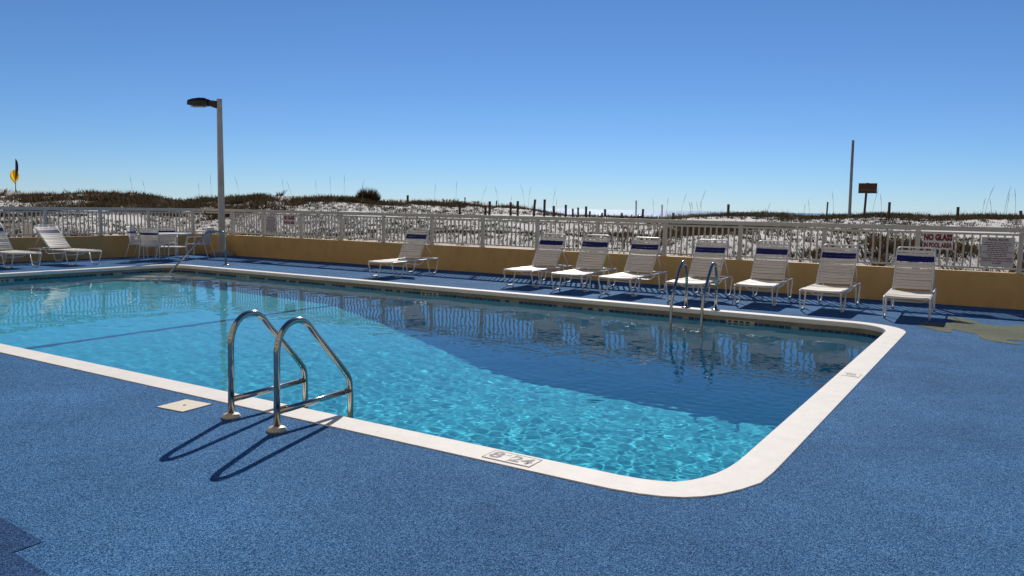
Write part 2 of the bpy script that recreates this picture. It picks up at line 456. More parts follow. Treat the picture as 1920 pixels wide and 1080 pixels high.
# ------------------------------------------------------------------ pool water with real ripples
NX, NY = 780, 380
gx = np.linspace(XI0 - .02, XI1 + .02, NX); gy = np.linspace(YI0 - .02, YI1 + .02, NY)
X, Y = np.meshgrid(gx, gy); Z = np.zeros_like(X)
chop = np.clip((X + 9.5) / 6.5, 0, 1) * np.clip((11.2 - Y) / 5, 0, 1)            # livelier water near the close corner
for k in range(90):
    small = k >= 40
    lam = RNG.uniform(.075, .18) if small else .22 * (1.5 / .22) ** RNG.random()
    kk = 2 * math.pi / lam; ang = RNG.normal(.5, 1.2); ph = RNG.random() * 6.28
    amp = (.0008 + .0040 * chop) / kk if small else (.0017 - .0005 * chop) / kk
    bend = .35 * np.sin(X * RNG.uniform(.4, 1.2) + Y * RNG.uniform(.4, 1.2) + RNG.random() * 6)
    Z += amp * np.sin(kk * (X * math.cos(ang) + Y * math.sin(ang)) + ph + bend * 2)
for (gu, gv, gs, ga) in ((1058, 771, .07, .0046), (1068, 769, .07, .0046), (1080, 767, .06, .0044), (1108, 753, .05, .0044), (1118, 750, .045, .0042)):   # steep ripple patches added along the sun's bearing to throw glints
    qx, qy = on_ground(gu, gv, WATER_Z); rr = np.hypot((X - qx) * .6, Y - qy)
    Z += ga * np.exp(-(rr / gs) ** 2) * np.cos(((X - qx) * .447 - (Y - qy) * .894) * 2 * math.pi / .085)
Vw = np.stack([X.ravel(), Y.ravel(), (Z + WATER_Z).ravel()], 1)
# keep only cells inside the rounded pool outline plus a hidden margin behind the coping
wm = np_mesh('pool_water', Vw, grid_faces(NX, NY), smooth=True)
water = link('pool_water', wm, M_WATER); tag(water, 'clear turquoise swimming pool water with small ripples', kind='structure')
water.cycles.is_caustics_caster = True
for o in (pw, pf, st, uw, tiles): o.cycles.is_caustics_receiver = True
for o in cs.children: o.cycles.is_caustics_receiver = True

# ------------------------------------------------------------------ sea wall and low fences
WALL_H = .62; WALL_T = .2


def wpt(s, off=0.0):           # s metres along the far wall (x-like), off metres behind its pool face
    p = WL_O + WL_D * s + Vector((-WL_D.y, WL_D.x)) * off
    return p


def strip_box(mb, s0, s1, o0, o1, z0, z1):
    q = [wpt(s0, o0), wpt(s1, o0), wpt(s1, o1), wpt(s0, o1)]
    return mb.add([(p.x, p.y, z) for z in (z0, z1) for p in q],
                  [(0, 3, 2, 1), (4, 5, 6, 7), (0, 1, 5, 4), (1, 2, 6, 5), (2, 3, 7, 6), (3, 0, 4, 7)])


wmb = strip_box(MB(), -21.4, 14, 0, WALL_T, -.3, WALL_H)
sea_wall = wmb.obj('low_wall', M_WALL); tag(sea_wall, 'long ochre painted low wall behind the row of sun loungers', 'wall')
lw = MB().box(LEFT_X - WALL_T, LEFT_X, -12, wall_y(LEFT_X) + WALL_T, -.3, WALL_H - .003).obj('low_wall', M_WALL)
tag(lw, 'ochre painted low wall along the left side behind the patio table', 'wall')

PICKET = MB().box(-.015, .015, -.012, .012, 0, .585).mesh('picket')
PICKET.materials.append(M_FENCE)
POST = MB().box(-.038, .038, -.038, .038, 0, .702).box(-.06, .06, -.06, .06, 0, .012).mesh('post')
POST.materials.append(M_FENCE)
fence = empty('railing', (0, 16.29, WALL_H), WL_A)
tag(fence, 'long offwhite picket railing on the wall behind the row of loungers', 'railing')
xp = [6.5, 4.9, 3.3, 1.7, .11, -1.49, -3.11, -4.73, -6.35, -7.94, -9.5, -11.04, -12.6, -14.2, -15.72, -17.26, -18.8, -20.2]
for i, x in enumerate(xp):
    if x < 3.5:
        link('post', POST, None, fence, (x, 0, 0))
    if x < 3.4 and i + 1 < len(xp):
        x2 = xp[i + 1]; npk = 12
        for k in range(1, npk + 1):
            link('picket', PICKET, None, fence, (x + (x2 - x) * k / (npk + 1), 0, .075))
for z0, z1, hw, nm in ((.706, .787, .05, 'top_rail'), (.645, .682, .02, 'upper_rail'), (.05, .082, .02, 'bottom_rail')):
    MB().box(-21.4, 3.5, -hw, hw, z0, z1).obj(nm, M_FENCE, fence)
lfence = empty('railing', (LEFT_X - .1, 0, WALL_H), math.pi / 2)
tag(lfence, 'offwhite picket railing on the left wall behind the loungers and table', 'railing')
yp = [6.6, 8.1, 9.6, 11.03, 12.52, 13.97, 15.45]
for i, y in enumerate(yp):
    link('post', POST, None, lfence, (y, 0, 0))
    if i + 1 < len(yp):
        for k in range(1, 13): link('picket', PICKET, None, lfence, (y + (yp[i + 1] - y) * k / 13, 0, .075))
for z0, z1, hw, nm in ((.703, .784, .05, 'top_rail'), (.642, .679, .02, 'upper_rail'), (.047, .079, .02, 'bottom_rail')):
    MB().box(6.6, 15.85, -hw, hw, z0, z1).obj(nm, M_FENCE, lfence)

# ------------------------------------------------------------------ dunes
HZ = lambda u: 372.5 + (406.5 - 372.5) / 1920 * u
crest_u = [-700, -100, 0, 100, 152, 250, 325, 380, 440, 485, 540, 600, 650, 700, 800, 870, 940, 1000, 1040, 1080, 1110, 1200, 1260, 1340, 1430, 1480, 1550, 1650, 1700, 1760, 1850, 2000, 2400]
crest_v = [366, 370, 371, 371, 366, 366, 378, 372, 374, 372, 379, 376, 375, 378, 382, 386, 391, 395, 401, 404, 406, 406, 404, 401, 399, 401, 405, 403, 405, 407, 406, 406, 406]
crest_r = [52, 52, 52, 50, 50, 50, 48, 47, 45, 44, 43, 42, 42, 42, 44, 45, 45, 45, 44, 43, 42, 42, 42, 42, 42, 42, 42, 42, 42, 42, 42, 42, 42]
az_u = np.array([math.atan2(*(lambda d: (d.x, d.y))(ray(u, 390))) for u in crest_u])
cz = np.array([CAM_H + (HZ(u) - v) / F_PX * r * 1.0 for u, v, r in zip(crest_u, crest_v, crest_r)])
cr_ = np.array(crest_r, float)
BN = [(RNG.uniform(.15, 1.6), RNG.uniform(0, 6.28), RNG.uniform(0, 6.28)) for _ in range(26)]


def bumps(x, y):
    z = 0
    for k, a, p in BN: z = z + .035 / (k ** .8) * np.sin(k * (x * math.cos(a) + y * math.sin(a)) + p)
    return z


def ground_z(x, y):
    x = np.asarray(x, float); y = np.asarray(y, float)
    az = np.arctan2(x, y); r = np.hypot(x, y)
    zc = np.interp(az, az_u, cz); rc = np.interp(az, az_u, cr_)
    # distance at which this bearing leaves the deck walls
    r1 = np.where(np.cos(az) > .05, 16.6 / np.maximum(np.cos(az) - .0195 * np.sin(az), .05), 1e3)
    r2 = np.where(np.sin(az) < -.05, 21.8 / np.maximum(-np.sin(az), .05), 1e3)
    r0 = np.minimum(np.minimum(r1, r2), 34)
    t = np.clip((r - r0) / np.maximum(rc - r0, 4), 0, 1); t = t * t * (3 - 2 * t) * .7 + t * .3
    z = .18 + (zc - .18) * t
    back = np.clip((r - rc) / 26, 0, 1); back = back * back * (3 - 2 * back)
    z = z + (-2.6 - z) * back
    z = z + bumps(x, y) * np.where(r < rc + 1, np.clip((r - r0) / 5, .15, 1) * np.clip(1.15 - t, .35, 1), 1)
    return z


sea = MB().add([(-9000, -2000, -1.9), (9000, -2000, -1.9), (9000, 14000, -1.9), (-9000, 14000, -1.9)], [(0, 1, 2, 3)]).obj('sea', M_SEA)
# sea sheet only where there is water: start well beyond the dunes
sea.data.vertices[0].co.y = 55; sea.data.vertices[1].co.y = 55
tag(sea, 'bright glittering sea on the horizon', kind='structure')
nx, ny = 420, 300
tx = np.linspace(-105, 50, nx); ty = np.linspace(-12, 92, ny)
TX, TY = np.meshgrid(tx, ty); TZ = ground_z(TX, TY)
inside = (TX > LEFT_X - .25) & (TY < 16.19 + .0195 * TX + .25)
TZ = np.where(inside, -3.2, TZ)
sand = link('dune_sand', np_mesh('dune_sand', np.stack([TX.ravel(), TY.ravel(), TZ.ravel()], 1), grid_faces(nx, ny), True), M_SAND)
tag(sand, 'white sand dunes rolling behind the pool fence', kind='structure')
# far coast on the left
V = []; Fc = []; NN = 40
for i in range(NN):
    u = -420 + 560 * i / (NN - 1)
    hgt = max(0.3, 3.9 * math.exp(-((u + 10) / 75) ** 2) + 2.9 * math.exp(-((u + 200) / 110) ** 2) + .5 * math.sin(u * .09) * .3)
    for r_, z_ in ((205, -2.2), (220, 1.6 + (hgt - 1.1) * .8), (235, -2.2)):
        p = far_point(u, 380, r_); V.append((p.x, p.y, z_))
for i in range(NN - 1):
    for k in range(2): Fc.append((3 * i + k, 3 * i + 3 + k, 3 * i + 4 + k, 3 * i + 1 + k))
fd = MB().add(V, Fc).obj('distant_dune', mat('distant_dune_scrub', (.36, .37, .36), .95, var=.25, vscale=.08), smooth=True)
tag(fd, 'pale distant dune ridge at the far left', kind='structure')


def az_of(u): return math.atan2(*(lambda d: (d.x, d.y))(ray(u, 390)))


A = {u: az_of(u) for u in (-300, 0, 170, 430, 760, 1050, 1260, 1400, 1920, 2300)}
AZ_L, AZ_R = az_of(-450), az_of(2250)


def blades(px, py, hgt, rad, nb, name, m, lean=.5, width=.02):
    """tufts of triangular blades; px.. are arrays, one entry per tuft"""
    T = len(px); N = T * nb
    cx = np.repeat(px, nb); cyy = np.repeat(py, nb); hh = np.repeat(hgt, nb) * RNG.uniform(.45, 1.05, N); rr = np.repeat(rad, nb)
    a = RNG.uniform(0, 2 * np.pi, N); q = np.sqrt(RNG.random(N)) * rr
    bx = cx + np.cos(a) * q; by = cyy + np.sin(a) * q; bz = ground_z(bx, by) - .03
    la = a + RNG.normal(0, .7, N); lm = hh * lean * RNG.uniform(.2, 1, N)
    ex = bx + np.cos(la) * lm; ey = by + np.sin(la) * lm; ez = bz + hh
    wa = RNG.uniform(0, np.pi, N); ww = width * RNG.uniform(.6, 1.6, N) * np.repeat(np.clip(hgt / .3, .6, 2), nb)
    dx = np.cos(wa) * ww; dy = np.sin(wa) * ww
    V = np.stack([np.stack([bx - dx, by - dy, bz], 1), np.stack([bx + dx, by + dy, bz], 1), np.stack([ex, ey, ez], 1)], 1).reshape(-1, 3)
    return link(name, np_mesh(name, V, np.arange(3 * N).reshape(-1, 3)), m)


def scatter(n, a0, a1, r0f, r1f, power=1.0):
    az = RNG.uniform(a0, a1, n); t = RNG.random(n) ** power
    rc = np.interp(az, az_u, cr_)
    rw = np.minimum(np.where(np.cos(az) > .05, 16.9 / np.maximum(np.cos(az), .05), 1e3), np.where(np.sin(az) < -.05, 22.2 / np.maximum(-np.sin(az), .05), 1e3))
    ra = rw + (rc - rw) * r0f; rb = rw + (rc - rw) * r1f
    r = ra + (rb - ra) * t
    return r * np.sin(az), r * np.cos(az)


def patchy(x, y, s, seed, thr):
    rg = np.random.default_rng(seed); v = 0
    for k in range(9):
        f = s * rg.uniform(.5, 2.2); a = rg.uniform(0, 6.28); v = v + np.sin(f * (x * math.cos(a) + y * math.sin(a)) + rg.uniform(0, 6.28))
    return v / 3 > thr


# sparse tufts on the open sand
x, y = scatter(19000, A[0], AZ_R, .0, 1.0, .9)
k = patchy(x, y, .6, 3, -1.1); x, y = x[k], y[k]
g1 = blades(x, y, RNG.uniform(.05, .18, len(x)), RNG.uniform(.05, .18, len(x)), 11, 'dune_grass', M_GRASS, width=.022)
tag(g1, 'sparse tufts of dune grass dotting the white sand', 'grass', kind='stuff')
# dense scrub: left dune, crest lines and hollows
parts = []
def dense(n, a0, a1, f0, f1, thr, seed, pw=1.0, s=.5, hmin=.10, hmax=.42):
    m = max(12, n // 12); x, y = scatter(m, a0, a1, f0, f1, pw)                    # clump centres, then tufts around each
    k = patchy(x, y, s, seed, thr); x, y = x[k], y[k]; c = len(x)
    sz = RNG.uniform(.15, .75, c); ht = RNG.uniform(hmin, hmax, c); q = 12
    X_ = np.repeat(x, q) + RNG.normal(0, 1, c * q) * np.repeat(sz, q); Y_ = np.repeat(y, q) + RNG.normal(0, 1, c * q) * np.repeat(sz, q)
    ok = (Y_ > 16.9 + .0195 * X_) | (X_ < LEFT_X - .8)
    parts.append((X_[ok], Y_[ok], (np.repeat(ht, q) * RNG.uniform(.7, 1.2, c * q))[ok]))
dense(2700, AZ_L, A[170], .0, 1.04, -.3, 5, s=1.0, hmax=.34)
dense(2200, A[170], A[430], .5, 1.04, -.2, 6, s=1.1, hmax=.34)
dense(1500, A[430], A[760], .92, 1.03, -.4, 7, s=.9, hmax=.36)
dense(500, A[430], A[760], .5, .9, .5, 17)
dense(700, A[760], A[1050], .94, 1.03, -.2, 8, s=1.0, hmax=.28)
dense(300, A[1050], A[1260], .96, 1.03, 0, 9, s=1.0, hmax=.22)
dense(2100, A[1260], AZ_R, .91, 1.03, -.3, 10, s=1.0, hmax=.28)
dense(2600, A[1260], AZ_R, .10, .5, .3, 12, s=.8, hmax=.36)
dense(500, A[760], A[1260], .15, .5, .6, 13, s=.8, hmax=.26)
x = np.concatenate([p[0] for p in parts]); y = np.concatenate([p[1] for p in parts]); hh_ = np.concatenate([p[2] for p in parts])
g2 = blades(x, y, hh_, RNG.uniform(.12, .40, len(x)), 16, 'dune_scrub', M_SHRUB, lean=1.1, width=.028)
tag(g2, 'dark matted scrub covering the dune crests and hollows', 'scrub', kind='stuff')
# wispy crest grass
x, y = scatter(1500, AZ_L, AZ_R, .94, 1.02)
k = patchy(x, y, .9, 21, -.1); x, y = x[k], y[k]
g3 = blades(x, y, RNG.uniform(.15, .45, len(x)), RNG.uniform(.1, .25, len(x)), 7, 'crest_grass', M_OATS, lean=.35, width=.006)
tag(g3, 'wispy dry grass standing along the dune crest line', 'grass', kind='stuff')
# tall sea oats
V = []; Fc = []
mbo = MB()
oat_u = [250, 275, 377, 398, 447, 535, 548, 595, 620, 645, 677, 678, 812, 855, 905, 936, 960, 985, 990, 1036, 1045, 1227, 1247, 1280, 1296, 1298, 1303, 1307, 1312, 1316, 1436, 1510, 1516, 1562, 1635, 1652, 1845, 1848, 1862, 1885, 1886, 1905]
for u in oat_u:
    az = az_of(u + random.uniform(-3, 3)); rc = float(np.interp(az, az_u, cr_)) * random.uniform(.93, 1.0)
    x, y = rc * math.sin(az), rc * math.cos(az); z = float(ground_z(x, y)); hh = random.uniform(.75, 1.5)
    lx, ly = random.uniform(-.22, .22), random.uniform(-.2, .2); pts = []
    for q in range(6):
        t = q / 5; pts.append((x + lx * t * t * hh, y + ly * t * t * hh, z - .05 + hh * t))
    mbo.tube(pts, [.006, .005, .005, .0045, .009, .003], 4)
oats = mbo.obj('sea_oats', M_OATS); tag(oats, 'thin tall sea oat stalks rising above the dune crest', 'sea oats', kind='stuff')

# the round bush on the crest
bz_az = az_of(690); br = 42.0; bx, by = br * math.sin(bz_az), br * math.cos(bz_az); bz = float(ground_z(bx, by))
nb = 1500; aa = RNG.uniform(0, 2 * np.pi, nb); qq = np.sqrt(RNG.random(nb)) * .68
ox = np.cos(aa) * qq; oy = np.sin(aa) * qq * .8; hh = .80 * np.sqrt(np.clip(1 - (qq / .75) ** 2, .1, 1)) * RNG.uniform(.75, 1.15, nb)
lean_a = aa + RNG.normal(0, .4, nb); ww = .018 * RNG.uniform(.6, 1.5, nb); wa = RNG.uniform(0, np.pi, nb)
B0 = np.stack([ox * .7, oy * .7, np.full(nb, -.08)], 1); E0 = np.stack([ox + np.cos(lean_a) * .12, oy + np.sin(lean_a) * .12, hh], 1)
D0 = np.stack([np.cos(wa) * ww, np.sin(wa) * ww, np.zeros(nb)], 1)
V = np.stack([B0 - D0, B0 + D0, E0], 1).reshape(-1, 3)
bush = link('grass_bush', np_mesh('grass_bush', V, np.arange(3 * nb).reshape(-1, 3)), M_SHRUB, None, (bx, by, bz))
tag(bush, 'round dark grass bush alone on the dune crest', 'bush')

# ------------------------------------------------------------------ dune posts
posts = [  # u, top v, range, top shift, material, label
    (764.5, 366, 43, 0, 'd', 'lone dark stake on the dune crest just right of the round bush'),
    (862, 378, 36, 0, 'd', 'thick dark post at the left end of the dune post line'),
    (871, 370, 44, 1, 'd', 'thin dark stake on the crest just behind the leftmost thick post'),
    (910.5, 386, 37, 0, 'd', 'short dark post on the left of a close pair in the post line'),
    (917.5, 377.5, 37, 1, 'd', 'taller dark post on the right of a close pair in the post line'),
    (929.5, 376, 44, 2, 'd', 'thin leaning dark stake behind the close pair of posts'),
    (957.5, 379, 37, 0, 'd', 'dark post left of two even posts in the middle of the dune'),
    (971, 377, 37, 0, 'd', 'dark post right of two even posts in the middle of the dune'),
    (1000.5, 374, 38, 3, 'd', 'dark post leaning right beside the tallest straight post'),
    (1020.5, 374, 38, 1, 'd', 'tallest straight dark post of the dune post line'),
    (1038.5, 386, 38, 0, 'd', 'short dark post just right of the tallest post'),
    (1061, 384, 39, 0, 'd', 'dark post of middle height standing left of three small stakes'),
    (1074, 391, 39, 0, 'd', 'stubby dark post with scrub round its foot'),
    (1084, 389, 39, 0, 'd', 'very thin dark stake between two thicker stubby posts'),
    (1099, 387, 39, 0, 'd', 'dark post with a scrub clump at its foot, near the sea gap'),
    (1106, 396, 39, 0, 'd', 'low dark stub at the left edge of the sea gap'),
    (1129, 399, 40, 0, 'd', 'tiny dark stub inside the sea gap, left of a taller post'),
    (1134.5, 392, 40, 0, 'd', 'dark post standing alone before the sea glitter'),
    (1166, 399, 40, 0, 'd', 'low dark stub between the sea glitter post and the pale pole'),
    (1193, 376, 40, 0, 'w', 'taller pale grey marker post in the sea gap'),
    (1204, 392, 40, 2, 'd', 'dark post leaning right beside the taller pale marker'),
    (1241.5, 384, 40, 0, 'w', 'shorter pale grey marker post with a white cap'),
    (1262, 399, 40, 0, 'd', 'low dark stub right of the shorter pale marker'),
    (1365, 383, 39, 1, 'd', 'dark post alone between the sea oats and the tall pole'),
    (1550, 378.6, 38, 2, 'd', 'dark post just left of the tall thin pole'),
    (1667, 379, 39, 1, 'd', 'dark post just right of the brown sign'),
    (1742.5, 401, 39, 0, 'd', 'tiny dark stub on the dune above the no glass sign'),
    (1795.5, 388, 39, 1, 'd', 'dark post on the dune above the pool rules sign'),
    (1914, 395, 39, 0, 'd', 'dark post at the far right edge of the dune'),
]
for (u, vt, r_, dx, mm, lab) in posts:
    top = far_point(u + dx, vt, r_); bot = far_point(u, vt + 20, r_); zg = float(ground_z(bot.x, bot.y)) - .35
    d = (Vector((top.x, top.y, 0)) - Vector((bot.x, bot.y, 0)))
    rad = .058 if 'thin' not in lab else .034
    if mm == 'w': rad = .04
    if 'stub' in lab: rad = .045
    hgt = top.z - zg; rj = [rad * random.uniform(.95, 1.08) for _ in range(4)]
    o = MB().tube([(0, 0, 0), (d.x * .33, d.y * .33, hgt * .4), (d.x * .7, d.y * .7, hgt * .8), (d.x, d.y, hgt)], rj, 9).obj('dune_post', M_WOOD if mm == 'd' else M_GREYPOST, None, (bot.x, bot.y, zg))
    tag(o, lab, 'post', 'posts on the dune')
# tall thin pole
top = far_point(1599.5, 263, 40); zg = float(ground_z(top.x, top.y)) - .4
bot = far_point(1593, 404, 40); dx, dy = top.x - bot.x, top.y - bot.y
tp = MB().tube([(0, 0, 0), (dx * .5, dy * .5, (top.z - zg) * .5), (dx, dy, top.z - zg)], [.068, .064, .06], 10).obj('tall_pole', mat('grey_pole', (.26, .27, .27), .7, var=.2), None, (bot.x, bot.y, zg), smooth=True)
tag(tp, 'tall thin grey pole standing on the dune beside the brown sign', 'pole')
# brown dune sign
c = far_point(1627, 353, 40); bz_ = float(ground_z(c.x, c.y)); sg = empty('dune_sign', (c.x, c.y, bz_), -az_of(1627))
tag(sg, 'dark brown wooden board sign on a post on the dune', 'sign')
hz = c.z - bz_
MB().box(-.39, .39, -.02, .02, hz - .23, hz + .23).obj('board', M_WOOD_SIGN, sg)
MB().box(-.37, .37, -.032, -.022, hz - .10, hz - .07).obj('batten', mat('batten_wood', (.22, .12, .05), .8, var=.2), sg)
MB().tube([(-.09, .05, -.4), (-.05, .05, hz - .22), (-.02, .045, hz + .25)], .05, 8).obj('post', M_WOOD, sg)
# flag
fp = far_point(26, 345, 70); gz = float(ground_z(fp.x, fp.y)); ftop = far_point(30, 298, 70).z - gz
fl = empty('beach_flag', (fp.x, fp.y, gz), -az_of(26)); tag(fl, 'drooping yellow and purple warning flags on a leaning pole', 'flag')
MB().tube([(0, 0, -.6), (.08, 0, ftop * .6), (.19, 0, ftop)], .028, 8).obj('pole', M_WOOD, fl, smooth=True)
def drape(z1, z0, wid, side, seed, m, name):
    rg = random.Random(seed); V = []; Fc = []; nx_, nz_ = 7, 9
    for j in range(nz_):
        t = j / (nz_ - 1); z = z1 + (z0 - z1) * t
        for i in range(nx_):
            s = i / (nx_ - 1); spread = wid * s * (.35 + .65 * math.sin(math.pi * min(1, t * 1.1 + .1)) ** .7)
            V.append((.04 + .15 * (z / ftop) + side * spread, .10 * math.sin(s * 9 + t * 2), z - s * .12 * (1 + t)))
    for j in range(nz_ - 1):
        for i in range(nx_ - 1): q = j * nx_ + i; Fc.append((q, q + 1, q + nx_ + 1, q + nx_))
    return MB().add(V, Fc).obj(name, m, fl, smooth=True)
drape(ftop - .02, ftop - 1.25, .17, .9, 1, M_FLAG_P, 'upper_flag')
drape(ftop - .75, ftop - 1.65, .40, -1.0, 2, M_FLAG_Y, 'lower_flag')
drape(ftop - .85, ftop - 1.5, .2, 1.0, 3, M_FLAG_Y, 'lower_flag')
# white boardwalk railing beyond the left fence
p0 = far_point(-60, 417, 25.6); p1 = far_point(53, 421, 25.9)
ang = math.atan2(p1.y - p0.y, p1.x - p0.x); Lb = math.hypot(p1.x - p0.x, p1.y - p0.y)
bw = empty('boardwalk_railing', (p0.x, p0.y, float(ground_z(p0.x, p0.y)) - .05), ang); tag(bw, 'low white wooden boardwalk railing beyond the left fence', 'railing')
zt = p1.z - bw.location.z
for k in range(int(Lb / .26) + 1): MB().box(k * .26 - .04, k * .26 + .04, -.02, .02, 0, zt - .045).obj('picket', M_WHITEWOOD, bw)
MB().box(-.1, Lb + .06, -.06, .06, zt - .043, zt + .02).obj('cap_rail', M_WHITEWOOD, bw)
MB().box(Lb - .05, Lb + .07, -.072, .074, -.3, zt - .044).obj('post', M_WHITEWOOD, bw)

# ------------------------------------------------------------------ sun loungers
def strap_mesh(wid, ln=.045, th=.0035, sag=.010):
    V = []; Fc = []; NN = 6
    for i in range(NN + 1):
        t = i / NN; x = -wid / 2 + wid * t; z = -sag * (1 - (2 * t - 1) ** 2)
        V += [(x, -ln / 2, z - th), (x, ln / 2, z - th), (x, ln / 2, z + th), (x, -ln / 2, z + th)]
    for i in range(NN):
        for k in range(4):
            k2 = (k + 1) % 4; Fc.append((4 * i + k, 4 * i + 4 + k, 4 * i + 4 + k2, 4 * i + k2))
    Fc += [(0, 1, 2, 3), (4 * NN + 3, 4 * NN + 2, 4 * NN + 1, 4 * NN)]
    return MB().add(V, Fc)


SEAT_STRAP = strap_mesh(.62, .054).mesh('seat_strap'); SEAT_STRAP.materials.append(M_STRAP)
BACK_STRAP = strap_mesh(.54).mesh('back_strap'); BACK_STRAP.materials.append(M_STRAP)
NAVY_STRAP = strap_mesh(.56, .054, .004).mesh('navy_strap'); NAVY_STRAP.materials.append(M_NAVY)
HX, TR = .315, .0135
side_path = fillet([(0, .50, .335), (0, .40, .016), (0, .13, .016), (0, .0, .345), (0, 1.0, .35), (0, 1.95, .36), (0, 1.83, .016), (0, 1.56, .016), (0, 1.46, .34)], .075, 5)
SIDE = MB().tube(side_path, TR, 8).mesh('side_frame', True); SIDE.materials.append(M_WHITE_TUBE)
CROSS = MB().tube([(-HX, 0, 0), (HX, 0, 0)], TR * .95, 8).mesh('crossbar', True); CROSS.materials.append(M_WHITE_TUBE)
STRETCH = MB().tube(fillet([(-.30, 0, .335), (-.22, 0, .235), (.22, 0, .235), (.30, 0, .335)], .08), TR * .9, 8).mesh('stretcher', True); STRETCH.materials.append(M_WHITE_TUBE)
PV_Y, PV_Z, BL = 1.14, .372, .83


def lounger(loc, heading, label, recline=55.0, group='strap sun loungers on the pool deck'):
    t = empty('sun_lounger', (loc[0], loc[1], 0.0), math.radians(heading + 90)); tag(t, label, 'sun lounger', group)
    for s in (-1, 1): link('side_frame', SIDE, None, t, (s * HX, 0, 0))
    for y, z in ((.012, .338), (1.13, .338), (1.945, .348)): link('crossbar', CROSS, None, t, (0, y, z))
    link('stretcher', STRETCH, None, t, (0, .58, 0)); link('stretcher', STRETCH, None, t, (0, 1.32, 0))
    for k in range(19):
        o = link('seat_strap', SEAT_STRAP, None, t, (0, .03 + k * .0585, .366 - random.uniform(0, .006))); o.rotation_euler = (random.gauss(0, .05), 0, random.gauss(0, .008))
    a = math.radians(recline); ca, sa = math.cos(a), math.sin(a)
    def bp(s, off=0.0): return (PV_Y + s * ca - off * sa, PV_Z + s * sa + off * ca)
    pa, pb = bp(0), bp(BL)
    path = fillet([(-.285, *pa), (-.285, *pb), (.285, *pb), (.285, *pa)], .07, 5)
    fr = MB().tube(path, TR, 8).obj('backrest_frame', M_WHITE_TUBE, t, smooth=True)
    m0 = bp(BL * .55)
    for s in (-1, 1):
        MB().tube([(s * .29, *m0), (s * .30, 1.74, .36)], .008, 6).obj('back_brace', M_WHITE_TUBE, t, smooth=True)
    for k in range(13):
        s = .045 + k * .0585
        me, nm = (NAVY_STRAP, 'navy_strap') if k in (9, 10) else (BACK_STRAP, 'back_strap')
        y, z = bp(s + random.gauss(0, .002), .012); o = link(nm, me, None, t, (0, y, z)); o.rotation_euler = (a + random.gauss(0, .07), random.gauss(0, .007), 0)
    return t


row = [(-1.309, 13.256, -87.8, 'white strap sun lounger at the right end of the row, below the no glass sign'),
       (-2.582, 13.37, -89.8, 'white strap sun lounger second from the right end of the row'),
       (-3.688, 13.494, -86.7, 'white strap sun lounger just right of the far pool ladder, third from the right end'),
       (-4.782, 13.122, -88.5, 'white strap sun lounger seen behind the two hoops of the far pool ladder'),
       (-6.152, 13.231, -88.5, 'white strap sun lounger just left of the far pool ladder'),
       (-7.183, 13.296, -85.0, 'white strap sun lounger in the middle of the three left of the far ladder'),
       (-8.361, 13.408, -87.5, 'white strap sun lounger leftmost of the three left of the far ladder'),
       (-11.79, 13.168, -84.0, 'white strap sun lounger standing alone in the middle of the far deck')]
for (x, y, a, lab), rc in zip(row, (55, 54, 56, 55.5, 54.5, 56, 54, 57)): lounger((x, y), a, lab, rc)
lounger((-19.25, 10.92), 6, 'sunlit strap sun lounger on the left deck, next to the patio table', 43)
lounger((-19.3, 9.48), 3, 'strap sun lounger cut off by the left edge of the picture', 52)

# ------------------------------------------------------------------ patio table and chairs
tb = empty('patio_table', (-19.93, 13.64, 0), math.radians(20)); tag(tb, 'round white patio table among four strap chairs', 'table')
MB().lathe([(.50, .685), (.53, .692), (.535, .71), (.52, .722), (.46, .724), (.03, .724)], 36).obj('table_top', M_TABLETOP, tb, smooth=True)
for k in range(4):
    a = math.pi / 2 * k + .4; c_, s_ = math.cos(a), math.sin(a)
    MB().tube(fillet([(c_ * .42, s_ * .42, .69), (c_ * .36, s_ * .36, .35), (c_ * .44, s_ * .44, .012)], .1), .016, 8).obj('leg', M_WHITE_TUBE, tb, smooth=True)
MB().lathe([(.36, .33), (.372, .34), (.36, .35), (.345, .34)], 28).obj('leg_ring', M_WHITE_TUBE, tb, smooth=True)
CH_SEAT = strap_mesh(.46).mesh('seat_strap'); CH_SEAT.materials.append(M_STRAP)
CH_BACK = strap_mesh(.45).mesh('back_strap'); CH_BACK.materials.append(M_STRAP)
CH_NAVY = strap_mesh(.47, .056).mesh('navy_strap'); CH_NAVY.materials.append(M_NAVY)


def chair(loc, heading, label):
    t = empty('patio_chair', (loc[0], loc[1], 0), math.radians(heading + 90)); tag(t, label, 'chair', 'strap chairs round the patio table')
    for s in (-1, 1):
        x = s * .27
        MB().tube(fillet([(x, -.02, .012), (x, .03, .60), (x, .44, .62), (x * .9, .50, .42), (x, .62, .012)], .09, 5), .0125, 8).obj('side_frame', M_WHITE_TUBE, t, smooth=True)
    a = math.radians(72); ca, sa = math.cos(a), math.sin(a)
    bp = lambda s, off=0: (.45 + s * ca - off * sa, .40 + s * sa + off * ca)
    MB().tube(fillet([(-.235, *bp(0)), (-.235, *bp(.5)), (.235, *bp(.5)), (.235, *bp(0))], .06), .0125, 8).obj('backrest_frame', M_WHITE_TUBE, t, smooth=True)
    for s in (-1, 1): MB().tube([(s * .24, .02, .40), (s * .24, .48, .395)], .0125, 8).obj('seat_rail', M_WHITE_TUBE, t, smooth=True)
    for y in (.03, .47): MB().tube([(-.27, y, .385), (.27, y, .385)], .011, 8).obj('crossbar', M_WHITE_TUBE, t, smooth=True)
    for k in range(7): link('seat_strap', CH_SEAT, None, t, (0, .05 + k * .062, .415))
    for k in range(8):
        y, z = bp(.045 + k * .0585, .012); me, nm = (CH_NAVY, 'navy_strap') if k in (5,) else (CH_BACK, 'back_strap')
        o = link(nm, me, None, t, (0, y, z)); o.rotation_euler = (a, 0, 0)


